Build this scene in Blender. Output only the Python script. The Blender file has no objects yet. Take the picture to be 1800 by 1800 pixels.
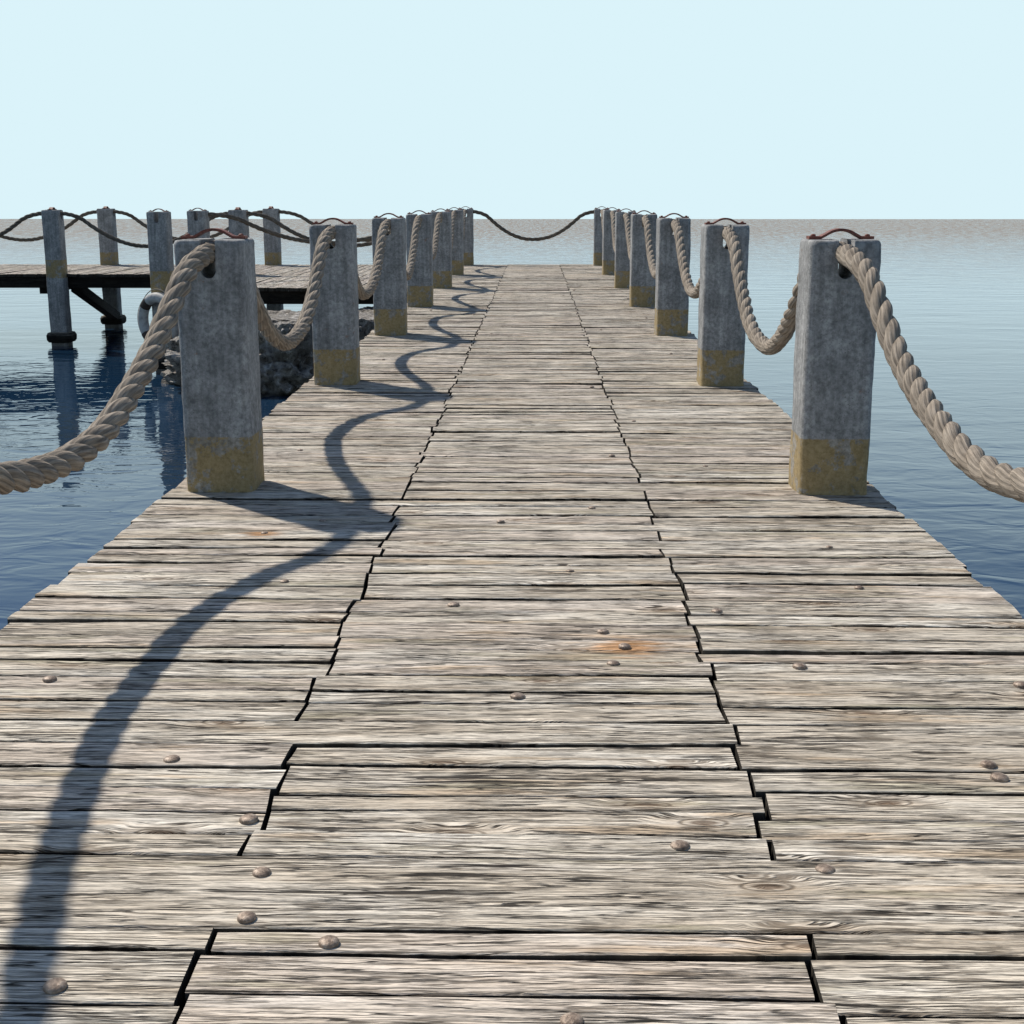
import bpy, bmesh, math, random
from mathutils import Vector, Matrix, noise
random.seed(7)
H = 1.3
WATER = -0.985*H
C = bpy.context.scene.collection
R = math.radians

# ------------------------------------------------------------------ node helper
class NT:
    def __init__(s, name):
        s.m = bpy.data.materials.new(name); s.m.use_nodes = True
        s.t = s.m.node_tree; s.n = s.t.nodes; s.l = s.t.links
        s.b = s.n['Principled BSDF']
    def inp(s, sock, v):
        if isinstance(v, bpy.types.NodeSocket): s.l.new(v, sock)
        elif isinstance(v, (tuple, list)) and len(v) == 3 and sock.type == 'RGBA': sock.default_value = (*v, 1)
        else: sock.default_value = v
    def math(s, op, a, b=0.0, c=None, clamp=False):
        n = s.n.new('ShaderNodeMath'); n.operation = op; n.use_clamp = clamp
        s.inp(n.inputs[0], a); s.inp(n.inputs[1], b)
        if c is not None: s.inp(n.inputs[2], c)
        return n.outputs[0]
    def comb(s, x, y, z):
        n = s.n.new('ShaderNodeCombineXYZ'); s.inp(n.inputs[0], x); s.inp(n.inputs[1], y); s.inp(n.inputs[2], z); return n.outputs[0]
    def sep(s, v):
        n = s.n.new('ShaderNodeSeparateXYZ'); s.inp(n.inputs[0], v); return n.outputs
    def noise(s, vec, scale=5, detail=4, rough=.5, dist=0, dim='3D'):
        n = s.n.new('ShaderNodeTexNoise'); n.noise_dimensions = dim; s.inp(n.inputs['Vector'], vec); n.inputs['Scale'].default_value = scale
        n.inputs['Detail'].default_value = detail; n.inputs['Roughness'].default_value = rough; n.inputs['Distortion'].default_value = dist
        return n.outputs['Fac']
    def noisec(s, vec, scale=5, detail=4, rough=.5, dim='3D'):
        n = s.n.new('ShaderNodeTexNoise'); n.noise_dimensions = dim; s.inp(n.inputs['Vector'], vec); n.inputs['Scale'].default_value = scale
        n.inputs['Detail'].default_value = detail; n.inputs['Roughness'].default_value = rough
        return s.sep(n.outputs['Color'])
    def voro(s, vec, scale, feat='F1', dim='3D'):
        n = s.n.new('ShaderNodeTexVoronoi'); n.feature = feat; n.voronoi_dimensions = dim; s.inp(n.inputs['Vector'], vec); n.inputs['Scale'].default_value = scale
        return n.outputs
    def rng(s, v, a, b, c=0.0, d=1.0, smooth=True):
        n = s.n.new('ShaderNodeMapRange'); n.interpolation_type = 'SMOOTHSTEP' if smooth else 'LINEAR'
        s.inp(n.inputs['Value'], v)
        n.inputs['From Min'].default_value = a; n.inputs['From Max'].default_value = b
        n.inputs['To Min'].default_value = c; n.inputs['To Max'].default_value = d
        return n.outputs[0]
    def mix(s, f, a, b, mode='MIX'):
        n = s.n.new('ShaderNodeMix'); n.data_type = 'RGBA'; n.blend_type = mode
        s.inp(n.inputs['Factor'], f); s.inp(n.inputs[6], a); s.inp(n.inputs[7], b); return n.outputs[2]
    def ramp(s, f, stops):
        n = s.n.new('ShaderNodeValToRGB'); s.inp(n.inputs[0], f); e = n.color_ramp.elements
        while len(e) < len(stops): e.new(0.5)
        for i, (p, c) in enumerate(stops): e[i].position = p; e[i].color = (*c, 1)
        return n.outputs[0]
    def obj(s): return s.n.new('ShaderNodeTexCoord').outputs['Object']
    def attr(s, name):
        n = s.n.new('ShaderNodeAttribute'); n.attribute_name = name; return n.outputs
    def bump(s, h, dist, strength=1, prev=None):
        n = s.n.new('ShaderNodeBump'); n.inputs['Distance'].default_value = dist; n.inputs['Strength'].default_value = strength
        s.inp(n.inputs['Height'], h)
        if prev: s.l.new(prev, n.inputs['Normal'])
        return n.outputs[0]
    def out(s, col, rough, normal=None, spec=.3, metal=0):
        s.inp(s.b.inputs['Base Color'], col); s.inp(s.b.inputs['Roughness'], rough); s.b.inputs['Specular IOR Level'].default_value = spec
        s.b.inputs['Metallic'].default_value = metal
        if normal: s.l.new(normal, s.b.inputs['Normal'])
        return s.m

def wood(name, dark=1.0, tint=(1, 1, 1), stains=()):
    t = NT(name); M = lambda a, b: t.math('MULTIPLY', a, b)
    def n2(sx, sy, off, det, ro, gy=None): return t.noise(t.comb(t.math('ADD', M(px, sx), off), M(gy if gy is not None else py, sy), 0), 1, det, ro, 0, '2D')
    a = t.attr('pc'); x, y, r = t.sep(a['Vector'])
    px = t.math('ADD', x, M(r, 91.0)); py = t.math('ADD', y, M(r, 57.0))
    kv = t.voro(t.comb(M(px, 1.9), M(py, 5.6), 0.0), 1.0, 'F1', '2D')
    kd = kv['Distance']; ksel = t.math('GREATER_THAN', t.sep(kv['Color'])[0], .72)
    near = M(t.rng(kd, .04, .30, 1, 0), ksel)
    w1, w2, w3 = t.noisec(t.comb(M(px, 2.2), M(py, 11.0), 0), 1, 3, .5, '2D')
    gy = t.math('ADD', py, M(t.math('SUBTRACT', w1, .5), .020))
    gy = t.math('ADD', gy, M(near, M(kd, .17)))
    fib = n2(12, 175, 0, 3, .75, gy)
    lin = n2(2.9, 84, 31, 3, .60, gy)
    cr = n2(1.3, 38, 77, 4, .60, gy)
    lng = n2(.50, 16, 140, 3, .5, gy)
    l1 = t.rng(t.math('ABSOLUTE', t.math('SUBTRACT', lin, .5)), .008, .052, 1, 0)
    l1 = M(l1, t.rng(w2, .34, .52, .40, 1))
    crack = t.rng(t.math('ABSOLUTE', t.math('SUBTRACT', cr, .5)), .005, .020, 1, 0)
    crack = M(crack, t.rng(w3, .36, .48))
    crack = t.math('MAXIMUM', crack, M(t.rng(t.math('ABSOLUTE', t.math('SUBTRACT', lng, .5)), .004, .010, 1, 0), t.rng(w2, .40, .48)))
    knot = M(t.rng(kd, .04, .075, 1, 0), ksel); kring = M(t.rng(t.math('ABSOLUTE', t.math('SUBTRACT', kd, .095)), .0, .018, 1, 0), ksel)
    b1, b2, b3 = t.noisec(t.comb(t.math('ADD', M(px, 1.2), 9), M(py, 11), 0), 1, 4, .60, '2D')
    base = t.ramp(b1, [(.27, (.55, .475, .385)), (.40, (.71, .64, .545)), (.52, (.80, .74, .65)), (.68, (.88, .84, .77))])
    base = t.mix(M(t.math('FRACT', M(r, 7.0)), .48), base, (.56, .485, .395))
    base = t.mix(M(t.math('GREATER_THAN', t.math('FRACT', M(r, 13.0)), .75), .24), base, (.73, .605, .555))
    base = t.mix(t.rng(b2, .57, .72, 0, .50), base, (.56, .38, .21))
    base = t.mix(t.rng(b3, .57, .71, 0, .5), base, (.38, .35, .225))
    sh = M(t.rng(fib, .32, .62, .58, 1.08), t.rng(cr, .28, .56, .88, 1.03))
    sv = t.comb(sh, sh, sh)
    col = t.mix(1, base, sv, 'MULTIPLY')
    col = t.mix(M(l1, .76), col, (.11, .085, .062))
    col = t.mix(M(crack, .96), col, (.022, .017, .013))
    col = t.mix(M(near, .28), col, (.36, .24, .14))
    col = t.mix(M(kring, .65), col, (.10, .07, .045))
    col = t.mix(M(knot, .76), col, (.12, .075, .045))
    if stains:
        o = t.obj(); tot = None; ox, oy, oz = t.sep(o)
        jit = M(t.math('SUBTRACT', w2, .5), .10); jit2 = M(t.math('SUBTRACT', lin, .5), .13)
        for (sx, sy, sr) in stains:
            dx = M(t.math('SUBTRACT', ox, sx), .75); dy = t.math('SUBTRACT', oy, sy)
            d = t.math('SQRT', t.math('ADD', M(dx, dx), M(dy, dy)))
            d = t.math('ADD', t.math('ADD', d, jit), jit2)
            k = t.rng(d, sr*.2, sr, .85, 0)
            tot = k if tot is None else t.math('MAXIMUM', tot, k)
        q = t.math('SUBTRACT', sh, M(l1, .5)); col = t.mix(tot, col, t.mix(1, (.66, .34, .135), t.comb(q, q, q), 'MULTIPLY'))
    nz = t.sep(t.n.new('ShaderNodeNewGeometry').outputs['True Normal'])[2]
    side_shade = t.rng(nz, .3, .85, .10, 1); col = t.mix(1, col, t.comb(side_shade, side_shade, side_shade), 'MULTIPLY')  # shade painted into faces that don't point up, so plank gaps read dark
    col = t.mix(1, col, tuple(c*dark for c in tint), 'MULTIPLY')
    hgt = t.math('SUBTRACT', M(fib, .45), M(l1, .42))
    hgt = t.math('SUBTRACT', hgt, M(crack, .8))
    hgt = t.math('ADD', hgt, M(cr, .6)); hgt = t.math('SUBTRACT', hgt, M(kring, .3))
    return t.out(col, .8, t.bump(hgt, .0070, 1), .22)

def m_post():
    t = NT('weathered_post'); o = t.obj(); x, y, z = t.sep(o)
    oi = t.n.new('ShaderNodeObjectInfo').outputs['Random']
    v = t.n.new('ShaderNodeVectorMath'); v.operation = 'ADD'; t.l.new(o, v.inputs[0])
    t.l.new(t.comb(t.math('MULTIPLY', oi, 31), t.math('MULTIPLY', oi, 17), 0), v.inputs[1]); p = v.outputs[0]
    n1 = t.noise(p, 5.5, 7, .72); n2 = t.noise(p, 45, 5, .78); n3, rs, wear = t.noisec(p, 11, 7, .70)
    st = t.noise(t.comb(t.math('MULTIPLY', t.math('ADD', x, oi), 34), t.math('MULTIPLY', y, 34), t.math('MULTIPLY', z, 1.8)), 1, 4, .6)
    col = t.ramp(n1, [(.30, (.175, .177, .178)), (.5, (.272, .275, .277)), (.70, (.39, .392, .392))])
    k = t.math('MULTIPLY', t.rng(n2, .32, .68, .66, 1.28), t.rng(st, .3, .7, .78, 1.14))
    col = t.mix(1, col, t.comb(k, k, k), 'MULTIPLY')
    col = t.mix(t.rng(n3, .57, .68, 0, .36), col, (.48, .48, .47))
    sp = t.voro(p, 75)['Distance']
    col = t.mix(t.math('MULTIPLY', t.rng(sp, .09, .18, .85, 0), t.rng(n3, .44, .56)), col, (.08, .08, .08))
    col = t.mix(t.rng(rs, .64, .70, 0, .65), col, (.26, .12, .07))
    edge = t.math('ADD', z, t.math('MULTIPLY', t.math('SUBTRACT', st, .5), .014))
    band = t.math('MULTIPLY', t.rng(edge, .198*H-.004, .198*H+.003, 1, 0), t.rng(z, -.07, -.05, 0, 1))
    band = t.math('MULTIPLY', band, t.rng(t.math('ADD', wear, t.rng(z, .05, .26, 0, .03)), .535, .585, .92, .28))
    yel = t.mix(t.rng(n2, .3, .7), (.235, .17, .072), (.375, .28, .135))
    col = t.mix(band, col, yel)
    wet = t.rng(z, WATER+.02, WATER+.25, 1, 0); col = t.mix(t.math('MULTIPLY', wet, .6), col, (.06, .06, .055))
    hg = t.math('ADD', t.math('MULTIPLY', n2, .6), t.math('MULTIPLY', n3, .8))
    hg = t.math('SUBTRACT', hg, t.math('MULTIPLY', t.rng(sp, .08, .2, 1, 0), .35))
    return t.out(col, .85, t.bump(hg, .006, .9), .3)

def m_rope(name, d):
    t = NT(name); a = t.attr('pc'); u, v, w = t.sep(a['Vector'])
    sw = t.math('ADD', t.math('MULTIPLY', u, 9.0), t.math('MULTIPLY', v, 7.0))
    f = t.noise(t.comb(t.math('MULTIPLY', sw, 2.6), t.math('MULTIPLY', v, 7), w), 1, 5, .7)
    s_ = t.math('SINE', t.math('MULTIPLY', sw, 6.2832)); s_ = t.rng(s_, -1, 1, .0, 1)
    n = t.noise(t.obj(), 9, 4, .6)
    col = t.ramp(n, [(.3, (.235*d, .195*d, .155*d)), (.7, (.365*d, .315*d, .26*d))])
    k = t.math('MULTIPLY', t.rng(f, .3, .65, .48, 1.15), t.rng(s_, 0, 1, .80, 1.06))
    col = t.mix(1, col, t.comb(k, k, k), 'MULTIPLY')
    return t.out(col, .9, t.bump(t.math('ADD', f, t.math('MULTIPLY', s_, .35)), .0045, 1), .15)

def m_rust():
    t = NT('rusted_iron'); o = t.obj(); n = t.noise(o, 60, 5, .65)
    return t.out(t.ramp(n, [(.3, (.07, .022, .017)), (.55, (.19, .058, .038)), (.75, (.29, .12, .075))]), .65, t.bump(n, .002, .6), .4)

def m_bolt():
    t = NT('bolt_metal'); o = t.obj(); n = t.noise(o, 70, 5, .65)
    return t.out(t.ramp(n, [(.3, (.08, .055, .04)), (.52, (.25, .185, .14)), (.72, (.46, .38, .31))]), .5, t.bump(n, .003, .9), .4, .2)

def m_rock():
    t = NT('wet_rock'); o = t.obj(); n = t.noise(o, 3, 8, .78); m = t.noise(o, 9, 8, .78); z = t.sep(o)[2]
    col = t.ramp(n, [(.3, (.15, .115, .085)), (.48, (.36, .32, .27)), (.66, (.60, .57, .53))])
    col = t.mix(t.rng(m, .53, .61, 0, .85), col, (.84, .82, .79)); col = t.mix(t.rng(m, .47, .40, 0, .8), col, (.055, .043, .034))
    col = t.mix(t.rng(z, .0, .08, .85, 0), col, (.02, .02, .02))
    return t.out(col, .65, t.bump(t.math('ADD', n, t.math('MULTIPLY', m, .7)), .16, 1), .4)

def m_plain(name, col, rough=.6):
    t = NT(name); n = t.noise(t.obj(), 14, 5, .65)
    c = t.mix(t.rng(n, .4, .7), col, tuple(q*.6 for q in col))
    return t.out(c, rough, t.bump(n, .002, .4), .3)

def m_water():
    t = NT('sea_water'); g = t.n.new('ShaderNodeNewGeometry').outputs['Position']; x, y, z = t.sep(g)
    def lay(sx, sy, det, ro=.5, off=0, ds=.3): return t.noise(t.comb(t.math('MULTIPLY', x, sx), t.math('MULTIPLY', y, sy), off), 1, det, ro, ds)
    far = t.rng(y, 12, 80, 0, 1)
    b = t.math('MULTIPLY', lay(.30, .70, 2), .6)
    b = t.math('ADD', b, t.math('MULTIPLY', lay(1.7, 2.8, 2, .5, 4, 1.0), .26))
    b = t.math('ADD', b, t.math('MULTIPLY', lay(5.0, 8.0, 2, .5, 7, .5), .045))
    nb = t.bump(b, .030, 1)
    nb = t.bump(t.math('MULTIPLY', lay(.5, 1.6, 4, .6, 9), far), .13, 1, nb)
    big = lay(.05, .12, 3, .5, 2)
    col = t.mix(t.rng(big, .35, .65), (.007, .026, .058), (.010, .034, .074))
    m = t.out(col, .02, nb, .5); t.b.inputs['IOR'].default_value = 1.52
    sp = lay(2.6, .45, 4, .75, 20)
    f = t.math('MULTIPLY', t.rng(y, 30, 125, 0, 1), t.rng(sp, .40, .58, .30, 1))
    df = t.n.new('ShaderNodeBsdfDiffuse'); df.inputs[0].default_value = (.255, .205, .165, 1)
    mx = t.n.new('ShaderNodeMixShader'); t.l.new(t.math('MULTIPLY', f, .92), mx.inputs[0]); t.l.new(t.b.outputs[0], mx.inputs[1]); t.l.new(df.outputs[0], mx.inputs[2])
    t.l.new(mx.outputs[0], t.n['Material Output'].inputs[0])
    return m

# ------------------------------------------------------------------ object helpers
def link_mesh(name, verts, faces, mat, parent=None, smooth=False, pc=None):
    me = bpy.data.meshes.new(name); me.from_pydata(verts, [], faces); me.update()
    if pc:
        at = me.attributes.new('pc', 'FLOAT_COLOR', 'POINT')
        flat = []
        for c in pc: flat += [c[0], c[1], c[2], 1.0]
        at.data.foreach_set('color', flat)
    if smooth: me.polygons.foreach_set('use_smooth', [True]*len(me.polygons))
    me.materials.append(mat)
    o = bpy.data.objects.new(name, me); C.objects.link(o)
    if parent: o.parent = parent
    return o
def child(name, me, parent):
    o = bpy.data.objects.new(name, me); C.objects.link(o); o.parent = parent; return o
def thing(name, label, cat, loc=(0, 0, 0), rz=0, group=None):
    o = bpy.data.objects.new(name, None); C.objects.link(o); o.location = loc; o.rotation_euler = (0, 0, rz)
    o['label'] = label; o['category'] = cat
    if group: o['group'] = group
    return o
def box(V, F, P, c0, c1, rnd=None):
    n = len(V); r = random.random() if rnd is None else rnd
    d = [c1[i]-c0[i] for i in range(3)]; ax = d.index(max(d)); oth = [i for i in range(3) if i != ax]
    for k in range(8):
        p = [c0[0] if k & 1 == 0 else c1[0], c0[1] if k & 2 == 0 else c1[1], c0[2] if k & 4 == 0 else c1[2]]
        V.append(p); P.append((p[ax], p[oth[0]]+p[oth[1]], r))
    for f in ((0, 2, 3, 1), (4, 5, 7, 6), (0, 1, 5, 4), (2, 6, 7, 3), (0, 4, 6, 2), (1, 3, 7, 5)): F.append([n+i for i in f])

PITCH, YAW, FPX = R(13.13), R(1.02), 2350.0
def at(px, py, z=0.0):
    dx, dy = (px-900)/FPX, (py-900)/FPX
    fwd = math.cos(PITCH)-dy*math.sin(PITCH); down = math.sin(PITCH)+dy*math.cos(PITCH)
    k = (H-z)/down; f = fwd*k; l = dx*k
    return (l*math.cos(YAW)-f*math.sin(YAW), l*math.sin(YAW)+f*math.cos(YAW))

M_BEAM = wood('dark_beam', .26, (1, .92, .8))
M_SIDE = wood('side_planks', .85, (1, 1, 1))
M_POST, M_ROPE, M_ROPE_SHADED, M_RUST, M_BOLT, M_ROCK, M_WATER = m_post(), m_rope('rope_fibre', 1.08), m_rope('shaded_rope_fibre', .5), m_rust(), m_bolt(), m_rock(), m_water()  # second rope material is the same fibre with shade put into its colour

# ------------------------------------------------------------------ planks
def plank(V, F, P, a0f, a1f, b0, b1, swap=False, t=.05, step=.1, zt=None, mid=3):
    r = random.random(); seed = r*300
    am = (a0f[0]+a0f[1])/2; an = (a1f[0]+a1f[1])/2; L = an-am; n = max(3, int(L/step))
    z0 = random.uniform(-.0032, .0032) if zt is None else zt; tilt = random.uniform(-.0035, .0035); lz = random.uniform(-.003, .003)
    bv = random.uniform(.002, .004); base = len(V); cup = random.uniform(-.002, .002)
    for i in range(n+1):
        s = i/n
        ac = am+s*L; lo = b0(ac); hi = b1(ac)
        lo += noise.noise((ac*6, seed, 0))*.005; hi += noise.noise((ac*6, seed, 9))*.005
        rows = [(0, -t), (0, -bv)] + [(((k+1)/(mid+1)), 0) for k in range(mid)] + [(1, -bv), (1, -t)]
        rows.insert(2, (bv/(hi-lo), 0)); rows.insert(-2, (1-bv/(hi-lo), 0))
        for (q, dz) in rows:
            aa = (a0f[0]*(1-q)+a0f[1]*q)*(1-s) + (a1f[0]*(1-q)+a1f[1]*q)*s
            bb = lo+(hi-lo)*q
            z = dz + (z0 + tilt*(q-.5)*2 + lz*(s-.5)*2 + cup*(2*q-1)**2 + noise.noise((aa*3, bb*16, seed))*.003 if dz > -t else z0)
            V.append((bb, aa, z) if swap else (aa, bb, z)); P.append((aa, bb, r))
    m = 6+mid
    for i in range(n):
        for j in range(m):
            k = (j+1) % m
            q = [base+i*m+j, base+i*m+k, base+(i+1)*m+k, base+(i+1)*m+j]
            F.append(q if swap else q[::-1])
    e0 = [base+j for j in range(m)]; e1 = [base+n*m+j for j in range(m)]
    F.append(e0[::-1] if swap else e0); F.append(e1 if swap else e1[::-1])

XL, XR, SL, SR = -1.285*H, 1.205*H, -.455*H, .378*H
bounds = [.95, 1.06, 1.17, 1.30, 1.40, 1.52, 1.632-.0, 1.698, 1.910, 1.983, 2.06, 2.15, 2.245, 2.353, 2.46, 2.56, 2.64, 2.723, 2.825, 2.90, 2.985, 3.092, 3.19, 3.30]
while bounds[-1] < 21.6: bounds.append(bounds[-1]+random.choice([.085, .10, .115, .125, .14])*random.uniform(.94, 1.06)*(1 if bounds[-1] < 9 else 1.15))
bounds = [b*H for b in bounds]
full = {7: 'LCR', 13: 'LC'}
for i in range(24, len(bounds)-1):
    q = random.random()
    if q < .035: full[i] = 'LC'
    elif q < .07: full[i] = 'CR'
slope = [random.uniform(-.005, .005) for _ in bounds]; ph = [random.uniform(0, 99) for _ in bounds]
steps = []
for i in range(len(bounds)):
    lock = (i in full) or (i-1 in full)
    w = min(bounds[i]-bounds[i-1] if i else 1, bounds[min(i+1, len(bounds)-1)]-bounds[i] if i < len(bounds)-1 else 1)
    steps.append([0 if lock else random.uniform(-.16, .16)*w for _ in range(3)])
def bfun(i, c):
    def f(x): return bounds[i] + steps[i][c] + slope[i]*x + noise.noise((x*.8, ph[i], 0))*.009
    return f
V, F, P = [], [], []
sj = [[random.uniform(-1, 1)*(.020 if q < 26 else .015) for _ in range(2)] for q in range(len(bounds)+1)]
for i in range(len(bounds)-1):
    GAP = .0044+.0034*min(1, max(0, (bounds[i]/H-2.5)/7))
    cols = {None: [(0,), (1,), (2,)], 'LCR': [(0, 1, 2)], 'LC': [(0, 1), (2,)], 'CR': [(0,), (1, 2)]}[full.get(i)]
    sk = [random.uniform(-.010, .010), random.uniform(-.010, .010)]
    for g in cols:
        def seam(c_edge, side):
            if c_edge == 0: e = XL+random.uniform(-.013, .013); return (e, e+random.uniform(-.008, .008))
            if c_edge == 3: e = XR+random.uniform(-.013, .013); return (e, e+random.uniform(-.008, .008))
            s = (SL, SR)[c_edge-1]+sj[i][c_edge-1]; g_ = .0058*side
            return (s+g_, s+sk[c_edge-1]+random.uniform(-.002, .002)+g_)
        c = g[0]
        lo, hi = bfun(i, c), bfun(i+1, c)
        plank(V, F, P, seam(g[0], 1), seam(g[-1]+1, -1), (lambda x, f=lo, G_=GAP: f(x)+G_), (lambda x, f=hi, G_=GAP: f(x)-G_), step=.11 if bounds[i] < 9 else .4)
END = bounds[-1]
def offgap(x, y):
    c = 0 if x < SL else (1 if x < SR else 2)
    for i in range(len(bounds)-1):
        lo, hi = bfun(i, c)(x), bfun(i+1, c)(x)
        if lo <= y < hi: return min(max(y, lo+.032), hi-.032) if hi-lo > .07 else (lo+hi)/2
    return y
STAINS = []
for (sx, sy, sr) in ((1100, 1137, .10), (460, 940, .075)):
    x, y = at(sx, sy); STAINS.append((x, offgap(x, y), sr))
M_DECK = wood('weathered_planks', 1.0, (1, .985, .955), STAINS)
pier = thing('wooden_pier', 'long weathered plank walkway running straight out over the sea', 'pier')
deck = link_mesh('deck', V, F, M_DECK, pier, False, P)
def beam_obj(name, boxes, parent, mat=M_BEAM):
    V, F, P = [], [], []
    for a, b in boxes: box(V, F, P, a, b)
    return link_mesh(name, V, F, mat, parent, False, P)
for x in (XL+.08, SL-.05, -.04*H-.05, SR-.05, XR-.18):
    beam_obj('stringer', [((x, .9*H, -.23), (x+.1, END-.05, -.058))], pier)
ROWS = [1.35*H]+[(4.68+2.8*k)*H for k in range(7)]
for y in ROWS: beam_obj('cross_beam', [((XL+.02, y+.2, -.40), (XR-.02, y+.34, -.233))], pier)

def lathe(prof, n=16):
    V, F = [], []
    for (r, z) in prof:
        for k in range(n): a = 2*math.pi*k/n; V.append((r*math.cos(a), r*math.sin(a), z))
    for i in range(len(prof)-1):
        for k in range(n): F.append([i*n+k, i*n+(k+1) % n, (i+1)*n+(k+1) % n, (i+1)*n+k])
    F.append([(len(prof)-1)*n+k for k in range(n)])
    return V, F
bv, bf = lathe([(.021, -.01), (.0212, .0010), (.0195, .0030), (.0155, .0055), (.010, .0071), (.004, .0077)])
b0 = link_mesh('bolt', bv, bf, M_BOLT, deck, True)
spots = [(1450, 1530), (460, 1535), (430, 1623), (578, 1658), (97, 1735), (1005, 1796), (437, 1441), (1195, 1488), (88, 1194), (298, 1342), (910, 1220),
         (1098, 1137), (1060, 1111), (1405, 1171), (1078, 1167), (1757, 1368), (1742, 1350), (797, 1064), (1262, 1080), (1790, 1200), (500, 1023), (1510, 1034),
         (1002, 1007), (566, 918), (880, 918), (1040, 891), (465, 938), (1240, 820), (1460, 965)]
pts = [at(*s) for s in spots]
for k in range(26): pts.append((random.choice([SL-.12, SL+.13, SR-.14, SR+.12, -1.0*H, .95*H])+random.uniform(-.06, .06), random.uniform(5, 17)*H))
for i, (x, y) in enumerate(pts):
    o = b0 if i == 0 else b0.copy()
    if i: C.objects.link(o); o.parent = deck
    s = random.uniform(.82, .98) if i < 20 else random.uniform(.6, .8)
    o.location = (x, offgap(x, y), .0026); o.rotation_euler = (random.uniform(-.06, .06), random.uniform(-.06, .06), random.uniform(0, 6))
    o.scale = (s, s, s)

# ------------------------------------------------------------------ side pier and platform
side = thing('side_pier', 'plank jetty branching off to the left near the far end of the long pier', 'pier')
def deck_y(x0, x1, y0, y1, name, parent):
    V, F, P = [], [], []; x = x0
    while x < x1-.05:
        w = random.choice([.11, .13, .16, .19])*random.uniform(.95, 1.05); w = min(w, x1-x)
        j0 = y0+random.uniform(-.035, .03); j1 = y1+random.uniform(-.03, .03)
        plank(V, F, P, (j0, j0+random.uniform(-.01, .01)), (j1, j1), (lambda a, q=x: q+.008), (lambda a, q=x+w: q-.008), swap=True, step=.5, mid=1)
        x += w
    return link_mesh(name, V, F, M_SIDE, parent, False, P)
SX0 = -10.6*H; SY0, SY1 = 18.72*H, 21.62*H; PX0 = -4.33*H; PY0 = 15.80*H
deck_y(SX0, XL-.05, SY0, SY1, 'deck', side)
deck_y(PX0, XL-.05, PY0, SY0-.05, 'platform_deck', side)
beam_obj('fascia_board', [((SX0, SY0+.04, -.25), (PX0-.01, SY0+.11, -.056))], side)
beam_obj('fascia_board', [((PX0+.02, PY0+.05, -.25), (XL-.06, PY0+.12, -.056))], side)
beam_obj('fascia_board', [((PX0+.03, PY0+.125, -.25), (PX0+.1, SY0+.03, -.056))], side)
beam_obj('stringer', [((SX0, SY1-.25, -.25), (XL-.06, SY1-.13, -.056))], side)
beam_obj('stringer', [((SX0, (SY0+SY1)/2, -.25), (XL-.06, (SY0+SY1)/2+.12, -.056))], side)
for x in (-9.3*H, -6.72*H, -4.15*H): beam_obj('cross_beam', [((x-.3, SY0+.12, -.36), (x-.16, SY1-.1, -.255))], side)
def bar(name, a, b, w, parent):
    a, b = Vector(a), Vector(b); L = (b-a).length; V, F, P = [], [], []
    box(V, F, P, (-w/2, -w/2, 0), (w/2, w/2, L))
    q = (b-a).to_track_quat('Z', 'Y').to_matrix().to_4x4(); q.translation = a
    V = [tuple(q @ Vector(v)) for v in V]
    return link_mesh(name, V, F, M_BEAM, parent, False, P)
for x in (-6.72*H, -9.3*H):
    bar('brace', (x+.34, SY0+.2, -.24), (x-.0, SY1-.25, WATER+.22), .17, side)

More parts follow.
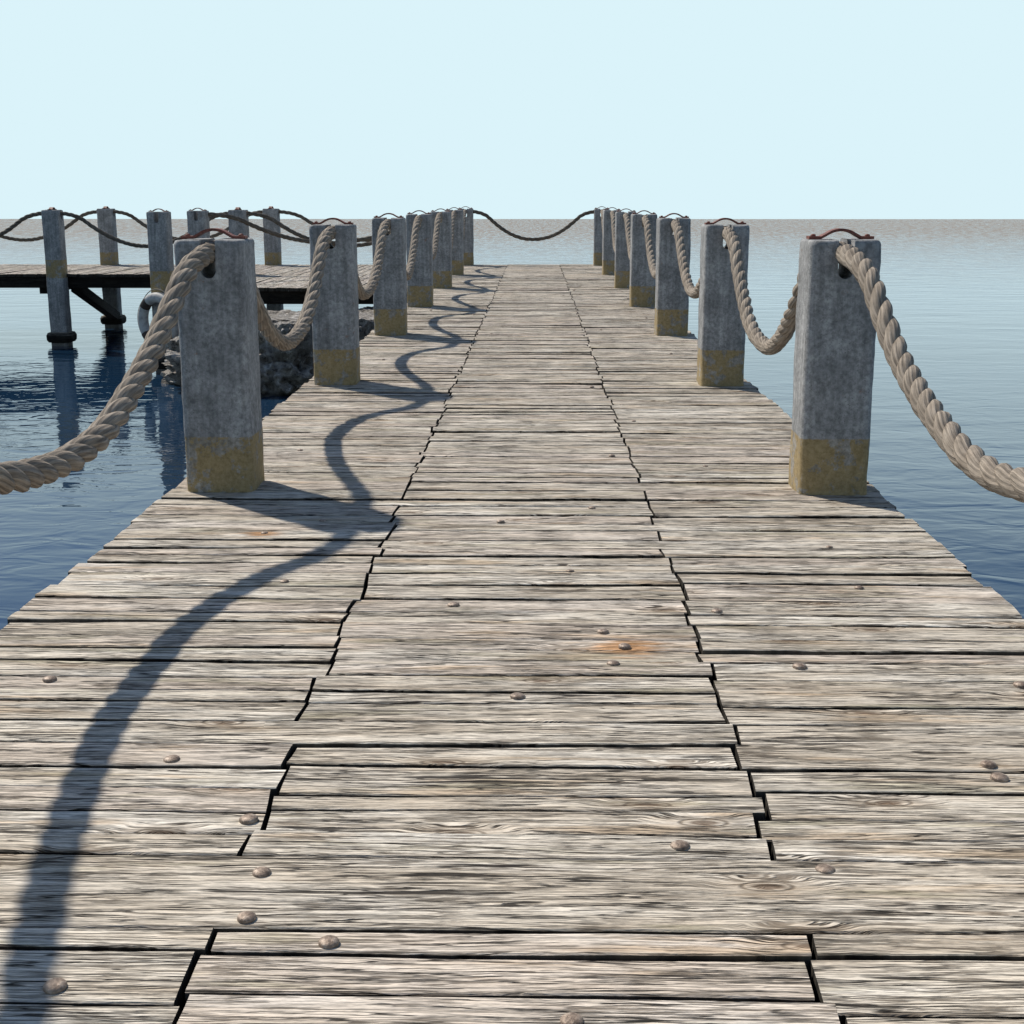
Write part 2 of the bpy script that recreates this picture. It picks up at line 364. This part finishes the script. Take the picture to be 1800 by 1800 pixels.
# ------------------------------------------------------------------ posts
PH, PW, PR = .87*H, .119*H, .032*H
def rounded_ring(hw, r, n=6):
    pts = []
    for (cx, cy, a0) in ((1, 1, 0), (-1, 1, 90), (-1, -1, 180), (1, -1, 270)):
        for k in range(n+1):
            a = R(a0+90*k/n); pts.append((cx*(hw-r)+r*math.cos(a), cy*(hw-r)+r*math.sin(a)))
    out = []
    for i, p in enumerate(pts):
        out.append(p); q = pts[(i+1) % len(pts)]
        if math.dist(p, q) > r*.8:
            for s in (.2, .4, .6, .8): out.append((p[0]*(1-s)+q[0]*s, p[1]*(1-s)+q[1]*s))
    return out
def post_mesh(seed):
    V, F = [], []; base = rounded_ring(PW, PR); n = len(base)
    zs = [-1.55*H + k*.05 for k in range(int((PH+1.55*H)/.05)+1)]
    zs = [z for z in zs if z < PH-.03] + [PH-.022, PH-.010, PH-.003, PH]
    for z in zs:
        ins = 0
        if z > PH-.023: ins = {0: 0, 1: .002, 2: .007, 3: .016}[zs[-4:].index(z)]
        for (x, y) in base:
            k = 1-ins/PW; d = noise.noise((x*7+seed, y*7, z*5))*.006 + noise.noise((x*25+seed, y*25, z*20))*.003
            l = math.hypot(x, y); V.append((x*k+x/l*d, y*k+y/l*d, z + (noise.noise((x*9, y*9, seed))*.006 if z > PH-.03 else 0)))
    for i in range(len(zs)-1):
        for k in range(n): F.append([i*n+k, i*n+(k+1) % n, (i+1)*n+(k+1) % n, (i+1)*n+k])
    F.append([(len(zs)-1)*n+k for k in range(n)]); F.append([k for k in range(n)][::-1])
    o = link_mesh('shaft', V, F, M_POST)
    sw = .026*H; zb = PH-.128*H; prof = [(sw, PH+.1), (-sw, PH+.1)] + [(-sw*math.cos(R(a)), zb+sw-sw*math.sin(R(a))) for a in range(0, 181, 20)]
    m = len(prof); CV = [(x, -.4, z) for x, z in prof]+[(x, .4, z) for x, z in prof]
    CF = [list(range(m)), list(range(m, 2*m))[::-1]] + [[k, k+m, (k+1) % m+m, (k+1) % m] for k in range(m)]
    c = link_mesh('cutter', CV, CF, M_POST)
    bm = bmesh.new(); bm.from_mesh(c.data); bmesh.ops.recalc_face_normals(bm, faces=bm.faces); bm.to_mesh(c.data); bm.free()
    md = o.modifiers.new('b', 'BOOLEAN'); md.object = c; md.operation = 'DIFFERENCE'; md.solver = 'EXACT'
    bpy.context.view_layer.update()
    me = bpy.data.meshes.new_from_object(o.evaluated_get(bpy.context.evaluated_depsgraph_get()))
    bpy.data.objects.remove(o); bpy.data.objects.remove(c)
    me.polygons.foreach_set('use_smooth', [True]*len(me.polygons))
    me.set_sharp_from_angle(angle=R(38))
    return me
post_meshes = [post_mesh(s) for s in (1.3, 8.9, 22.4)]
def strap_mesh():
    path = []; hl = .110*H; aw = .060*H; ah = .026*H
    for x in (-hl, -hl*.8, -aw*1.15): path.append((x, 0))
    for k in range(1, 12): s = -1+2*k/12; path.append((s*aw, ah*(1-s*s)**.8))
    for x in (aw*1.15, hl*.8, hl): path.append((x, 0))
    V, F = [], []; w = .034; t = .012
    for i, (x, z) in enumerate(path):
        V += [(x, -w, z), (x, w, z), (x, w, z+t), (x, -w, z+t)]
    for i in range(len(path)-1):
        for k in range(4): F.append([i*4+k, i*4+(k+1) % 4, i*4+4+(k+1) % 4, i*4+4+k])
    F += [[0, 3, 2, 1], [len(V)-4, len(V)-3, len(V)-2, len(V)-1]]
    me = bpy.data.meshes.new('strap'); me.from_pydata(V, [], F); me.materials.append(M_RUST)
    bm = bmesh.new(); bm.from_mesh(me); bmesh.ops.recalc_face_normals(bm, faces=bm.faces); bm.to_mesh(me); bm.free()
    return me
strap_me = strap_mesh()
rv, rf = lathe([(.012, 0), (.012, .005), (.008, .009), (.003, .010)], 10)
rivet_o = link_mesh('rivet', rv, rf, M_RUST, None, True); rivet_me = rivet_o.data; bpy.data.objects.remove(rivet_o)
M_COLLAR = wood('collar_wood', .42, (.95, .95, .9))
def collar_mesh():
    V, F, P = [], [], []; zc = -.93*H
    prof = [(-.01, .0), (.0, .055), (.04, .085), (.12, .09), (.17, .06), (.185, .0)]
    pts = rounded_ring(PW, .07, 6); n = len(pts)
    for z, o in prof:
        for (x, y) in pts:
            V.append((x*(1+o/PW*.85)*(1 if o else .97), y*(1+o/PW*.85)*(1 if o else .97), zc+z)); P.append((math.atan2(y, x)*.3, z, .3))
    for i in range(len(prof)-1):
        for k in range(n): F.append([i*n+k, i*n+(k+1) % n, (i+1)*n+(k+1) % n, (i+1)*n+k])
    ob = link_mesh('collar', V, F, M_COLLAR, None, True, P); me = ob.data; bpy.data.objects.remove(ob); return me
collar_me = collar_mesh()
def post(x, y, label, group, rz=0, collar=False):
    t = thing('mooring_post', label, 'post', (x, y, 0), rz, group)
    child('shaft', random.choice(post_meshes), t)
    st = child('strap', strap_me, t); st.location = (0, 0, PH+.0015)
    for sx in (-1, 1):
        r = child('rivet', rivet_me, st); r.location = (sx*.092*H, 0, .0118)
    if collar: child('collar', collar_me, t)
    return t
ordn = ['first', 'second', 'third', 'fourth', 'fifth', 'sixth', 'seventh']
LX, RX = -1.115*H, 1.03*H
for sidename, x in (('left', LX), ('right', RX)):
    G = 'posts along the %s edge of the long pier' % sidename
    post(x, ROWS[0], 'grey square post just outside the frame holding the near %s rope' % sidename, G)
    for k in range(7):
        if k == 0: lab = 'nearest grey post on the long pier\'s %s edge, yellow painted foot' % sidename
        elif k == 6: lab = 'last grey post at the far end of the long pier\'s %s edge' % sidename
        else: lab = '%s grey post from the viewer along the long pier\'s %s edge' % (ordn[k], sidename)
        post(x+random.uniform(-.01, .01), ROWS[k+1], lab, G, R(random.uniform(-1.5, 1.5)), True)
GS = 'posts of the side jetty on the left'
A = (-6.64*H, ROWS[6]); B = (-4.08*H, ROWS[6]); A2 = (-6.78*H, ROWS[7]); B2 = (-4.17*H, ROWS[7]); Z = (-9.3*H, ROWS[6]); Z2 = (-9.45*H, ROWS[7])
Pc = (-4.36*H, 15.74*H); Pm = (-4.28*H, 17.25*H)
T90 = R(90)
post(*A, 'leftmost grey post in view, standing in front of the side jetty', GS, T90, True)
post(*A2, 'second post from the left, on the far edge of the side jetty', GS, T90, True)
post(*Pc, 'corner post of the side platform with the lifebuoy hung on it', GS, 0, True)
post(*Pm, 'side jetty post directly behind the left half of the nearest left post', GS, 0, True)
post(*B, 'side jetty post behind the right top corner of the nearest left post', GS, T90, True)
post(*B2, 'side jetty post standing just left of the long pier\'s second left post', GS, T90, True)
post(*Z, 'near edge jetty post beyond the left border of the frame', GS, T90, True)
post(*Z2, 'far edge jetty post beyond the left border of the frame', GS, T90, True)

# ------------------------------------------------------------------ ropes
RR = .0330*H
def rope_mesh(L, low=.385, seed=0.0, k_r=1.0, mat=None):
    half = L/2; uh = half-.10*H; top = .828*H
    def hz(y):
        u = min(1, abs(y-half)/uh)
        if u < .7: s = 1.5*u*u
        else:
            q = (u-.7)/.3; a, b = .735, 1.0; m0, m1 = 2.1*.3, .35*.3
            s = (2*q**3-3*q*q+1)*a+(q**3-2*q*q+q)*m0+(-2*q**3+3*q*q)*b+(q**3-q*q)*m1
        return low*H+(top-low*H)*s
    N0 = 400; raw = [Vector((noise.noise((y*L*.9/N0, seed, 3))*.022*math.sin(math.pi*y/N0)*1.0, L*y/N0, hz(L*y/N0) + noise.noise((y*L*1.7/N0, seed, 0))*.012*math.sin(math.pi*y/N0))) for y in range(N0+1)]
    cum = [0]
    for i in range(N0): cum.append(cum[-1]+(raw[i+1]-raw[i]).length)
    tot = cum[-1]; n = int(tot/.015); path = []; j = 0
    for i in range(n+1):
        d = tot*i/n
        while j < N0-1 and cum[j+1] < d: j += 1
        path.append(raw[j].lerp(raw[j+1], (d-cum[j])/(cum[j+1]-cum[j])))
    V, F, P = [], [], []; pitch = .34; m = 14; rs = RR*.65*k_r; hr = RR*.42*k_r; turns = round(tot/pitch)
    for st in range(3):
        base = len(V)
        def cen(i):
            i = max(0, min(n, i)); tg = (path[min(i+1, n)]-path[max(i-1, 0)]).normalized()
            sx = Vector((1, 0, 0)); sx = (sx-tg*sx.dot(tg)).normalized(); up = tg.cross(sx)
            a = 2*math.pi*(turns*i/n+st/3)+seed+noise.noise((i*.02, seed, 5))*1.3
            return path[i]+sx*math.cos(a)*hr+up*math.sin(a)*hr
        cs = [cen(i) for i in range(n+1)]
        for i in range(n+1):
            tg = (cs[min(i+1, n)]-cs[max(i-1, 0)]).normalized()
            sx = Vector((1, 0, 0)); sx = (sx-tg*sx.dot(tg)).normalized(); up = tg.cross(sx)
            for k in range(m+1):
                a = 2*math.pi*k/m; r_ = rs*(1+.16*noise.noise((i*.08, (k % m)*.5, st+seed)))
                V.append(tuple(cs[i]+sx*math.cos(a)*r_+up*math.sin(a)*r_)); P.append((k/m, tot*i/n, st+seed))
        for i in range(n):
            for k in range(m):
                q = base+i*(m+1)+k; F.append([q, q+1, q+m+2, q+m+1])
    me = bpy.data.meshes.new('rope'); me.from_pydata(V, [], F)
    at_ = me.attributes.new('pc', 'FLOAT_COLOR', 'POINT'); flat = []
    for c in P: flat += [*c, 1.0]
    at_.data.foreach_set('color', flat); me.polygons.foreach_set('use_smooth', [True]*len(me.polygons)); me.materials.append(mat or M_ROPE)
    return me
def rope(a, b, label, group, me=None, low=.385, seed=0.0):
    L = math.hypot(b[0]-a[0], b[1]-a[1])
    if me is None: me = rope_mesh(L, low, seed, .82, M_ROPE_SHADED)
    o = bpy.data.objects.new('rope', me); C.objects.link(o); o.location = (a[0], a[1], 0)
    o.rotation_euler = (0, 0, -math.atan2(b[0]-a[0], b[1]-a[1]))
    o['label'] = label; o['category'] = 'rope'; o['group'] = group
    return o
first = rope_mesh(ROWS[1]-ROWS[0], .402, .4); first2 = rope_mesh(ROWS[1]-ROWS[0], .400, 2.1)
sp = [rope_mesh(2.8*H, l, s) for l, s in ((.375, .2), (.40, 1.7), (.36, 3.3), (.41, 4.9))]
for sidename, x in (('left', LX), ('right', RX)):
    G = 'ropes slung along the %s edge of the long pier' % sidename
    rope((x, ROWS[0]+(.06*H if sidename == 'left' else 0)), (x, ROWS[1]), 'thick twisted rope sagging from the nearest %s post out of the frame' % sidename, G, first if sidename == 'left' else first2)
    for k in range(6):
        me = sp[k % 4] if sidename == 'left' else sp[(k+2) % 4]
        nx = 'last' if k == 5 else ordn[k+1]
        rope((x, ROWS[k+1]), (x, ROWS[k+2]), 'rope hanging between the %s and %s posts of the %s edge' % (ordn[k], nx, sidename), G, me)
rope((LX, ROWS[7]), (RX, ROWS[7]), 'shaded twisted rope slung across the far end of the long pier', 'rope closing the pier end', low=.395, seed=.9)
GR = 'ropes slung along the side jetty'
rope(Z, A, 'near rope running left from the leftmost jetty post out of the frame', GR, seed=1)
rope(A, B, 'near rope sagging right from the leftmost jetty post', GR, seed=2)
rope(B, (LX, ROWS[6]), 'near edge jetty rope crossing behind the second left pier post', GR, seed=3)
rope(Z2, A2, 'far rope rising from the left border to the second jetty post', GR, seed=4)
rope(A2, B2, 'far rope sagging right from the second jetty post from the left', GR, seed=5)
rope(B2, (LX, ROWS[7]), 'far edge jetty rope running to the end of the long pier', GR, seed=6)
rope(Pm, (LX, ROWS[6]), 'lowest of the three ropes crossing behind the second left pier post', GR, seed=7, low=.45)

# ------------------------------------------------------------------ lifebuoy on the corner post
lb = thing('lifebuoy', 'dull grey white lifebuoy hanging on the corner post of the side platform', 'lifebuoy', (Pc[0]+.0, Pc[1]-.34, -.36*H), R(-34))
def torus(R0, r0, a0, a1, n, m, sc=1.0):
    V, F = [], []; closed = abs(a1-a0-2*math.pi) < 1e-6; N = n if closed else n+1
    for i in range(N):
        a = a0+(a1-a0)*i/n
        for k in range(m):
            b = 2*math.pi*k/m; rr = R0+r0*math.cos(b); V.append((rr*math.cos(a), r0*math.sin(b)*sc, rr*math.sin(a)))
    for i in range(n):
        for k in range(m): F.append([i*m+k, ((i+1) % N)*m+k, ((i+1) % N)*m+(k+1) % m, i*m+(k+1) % m])
    return V, F
M_LW = m_plain('lifebuoy_shell', (.42, .42, .41)); M_LB = m_plain('lifebuoy_band', (.05, .035, .03)); M_LR = m_plain('grab_line', (.25, .22, .18), .9)
RB, rb = .27*H, .060*H
v, f = torus(RB, rb, 0, 2*math.pi, 48, 14); link_mesh('ring', v, f, M_LW, lb, True)
for k in range(4):
    a = R(45+90*k); v, f = torus(RB, rb+.004, a-.20, a+.20, 6, 14); link_mesh('band', v, f, M_LB, lb, True)
for k in range(4):
    a0 = R(45+90*k); V, F = [], []; m = 6; n = 16
    for i in range(n+1):
        s = i/n; a = a0+s*math.pi/2; rr = RB+rb+.008+.035*math.sin(math.pi*s)
        for q in range(m): b = 2*math.pi*q/m; V.append(((rr+.008*math.cos(b))*math.cos(a), .008*math.sin(b), (rr+.008*math.cos(b))*math.sin(a)))
    for i in range(n):
        for q in range(m): F.append([i*m+q, (i+1)*m+q, (i+1)*m+(q+1) % m, i*m+(q+1) % m])
    link_mesh('grab_line', V, F, M_LR, lb, True)

# ------------------------------------------------------------------ rocks under the platform
def boulder(x, y, r, seed, label):
    bm = bmesh.new(); bmesh.ops.create_icosphere(bm, subdivisions=6, radius=1)
    S = Vector((seed, seed*.7, 0))
    for q in bm.verts:
        n_ = q.co.normalized(); c = Vector((n_.x*1.3, n_.y, n_.z*1.8))
        d = .92+.26*noise.noise(n_*1.5+S)+.32*(.35-abs(noise.noise(c*2.2+S)))+.22*(.35-abs(noise.noise(c*5+S)))+.13*(.35-abs(noise.noise(c*11+S)))+.06*noise.noise(c*24+S)
        q.co = Vector((n_.x*r[0]*d, n_.y*r[1]*d, min(n_.z*r[2]*d, .74*H+.03*noise.noise(c*9))))
    me = bpy.data.meshes.new('boulder'); bm.to_mesh(me); bm.free(); me.materials.append(M_ROCK)
    o = bpy.data.objects.new('boulder', me); C.objects.link(o); o.location = (x, y, WATER); o['label'] = label; o['category'] = 'rock'; o['group'] = 'boulders under the side platform'
boulder(-2.85*H, 14.8*H, (1.1*H, 1.1*H, .92*H), 3, 'largest rugged boulder in the water below the side platform, furthest left')
boulder(-2.0*H, 15.1*H, (.85*H, 1.0*H, .95*H), 11, 'boulder under the side platform behind the second pier post')
boulder(-1.5*H, 15.9*H, (.75*H, .8*H, .92*H), 19, 'boulder against the long pier, right of the others')

# ------------------------------------------------------------------ water
YF = (H-WATER)/math.tan(PITCH-math.atan(515/FPX))
w = link_mesh('water', [(-420, -60, WATER), (420, -60, WATER), (420, YF, WATER), (-420, YF, WATER)], [[0, 1, 2, 3]], M_WATER); w['kind'] = 'structure'

# ------------------------------------------------------------------ light
wd = bpy.data.worlds.new('World'); bpy.context.scene.world = wd; wd.use_nodes = True
nt = wd.node_tree; nd = nt.nodes; lk = nt.links; bg = nd['Background']; outn = nd['World Output']
sky = nd.new('ShaderNodeTexSky'); sky.sky_type = 'NISHITA'; sky.sun_disc = False; sky.sun_elevation = R(46); sky.sun_rotation = R(-45)
sky.dust_density = .3; sky.ozone_density = 3.0
lk.new(sky.outputs[0], bg.inputs[0]); bg.inputs[1].default_value = .095
hz = nd.new('ShaderNodeBackground'); hz.inputs[0].default_value = (.708, .896, .956, 1); hz.inputs[1].default_value = 1.0
tc = nd.new('ShaderNodeTexCoord'); sx = nd.new('ShaderNodeSeparateXYZ'); lk.new(tc.outputs['Generated'], sx.inputs[0])
mr = nd.new('ShaderNodeMapRange'); mr.interpolation_type = 'SMOOTHSTEP'; mr.inputs['From Min'].default_value = .137; mr.inputs['From Max'].default_value = .33
lk.new(sx.outputs[2], mr.inputs[0]); mx = nd.new('ShaderNodeMixShader')
lk.new(mr.outputs[0], mx.inputs[0]); lk.new(hz.outputs[0], mx.inputs[1]); lk.new(bg.outputs[0], mx.inputs[2]); lk.new(mx.outputs[0], outn.inputs[0])
sl = bpy.data.lights.new('sun', 'SUN'); sl.energy = 5.0; sl.angle = R(1.5); sl.color = (1, .93, .82)
so = bpy.data.objects.new('sun', sl); C.objects.link(so)
so.rotation_euler = Vector((.69, -.71, -math.tan(R(46.5)))).to_track_quat('-Z', 'Y').to_euler(); so.location = (-10, 10, 15)

cam = bpy.data.cameras.new('camera'); co = bpy.data.objects.new('camera', cam); C.objects.link(co)
co.location = (0, 0, H); co.rotation_euler = (math.pi/2-PITCH, 0, YAW); cam.sensor_width = 36; cam.lens = FPX/1800*36; cam.clip_end = 2000; cam.clip_start = .05
sc = bpy.context.scene; sc.camera = co
sc.view_settings.view_transform = 'Standard'; sc.view_settings.look = 'None'; sc.view_settings.exposure = 0
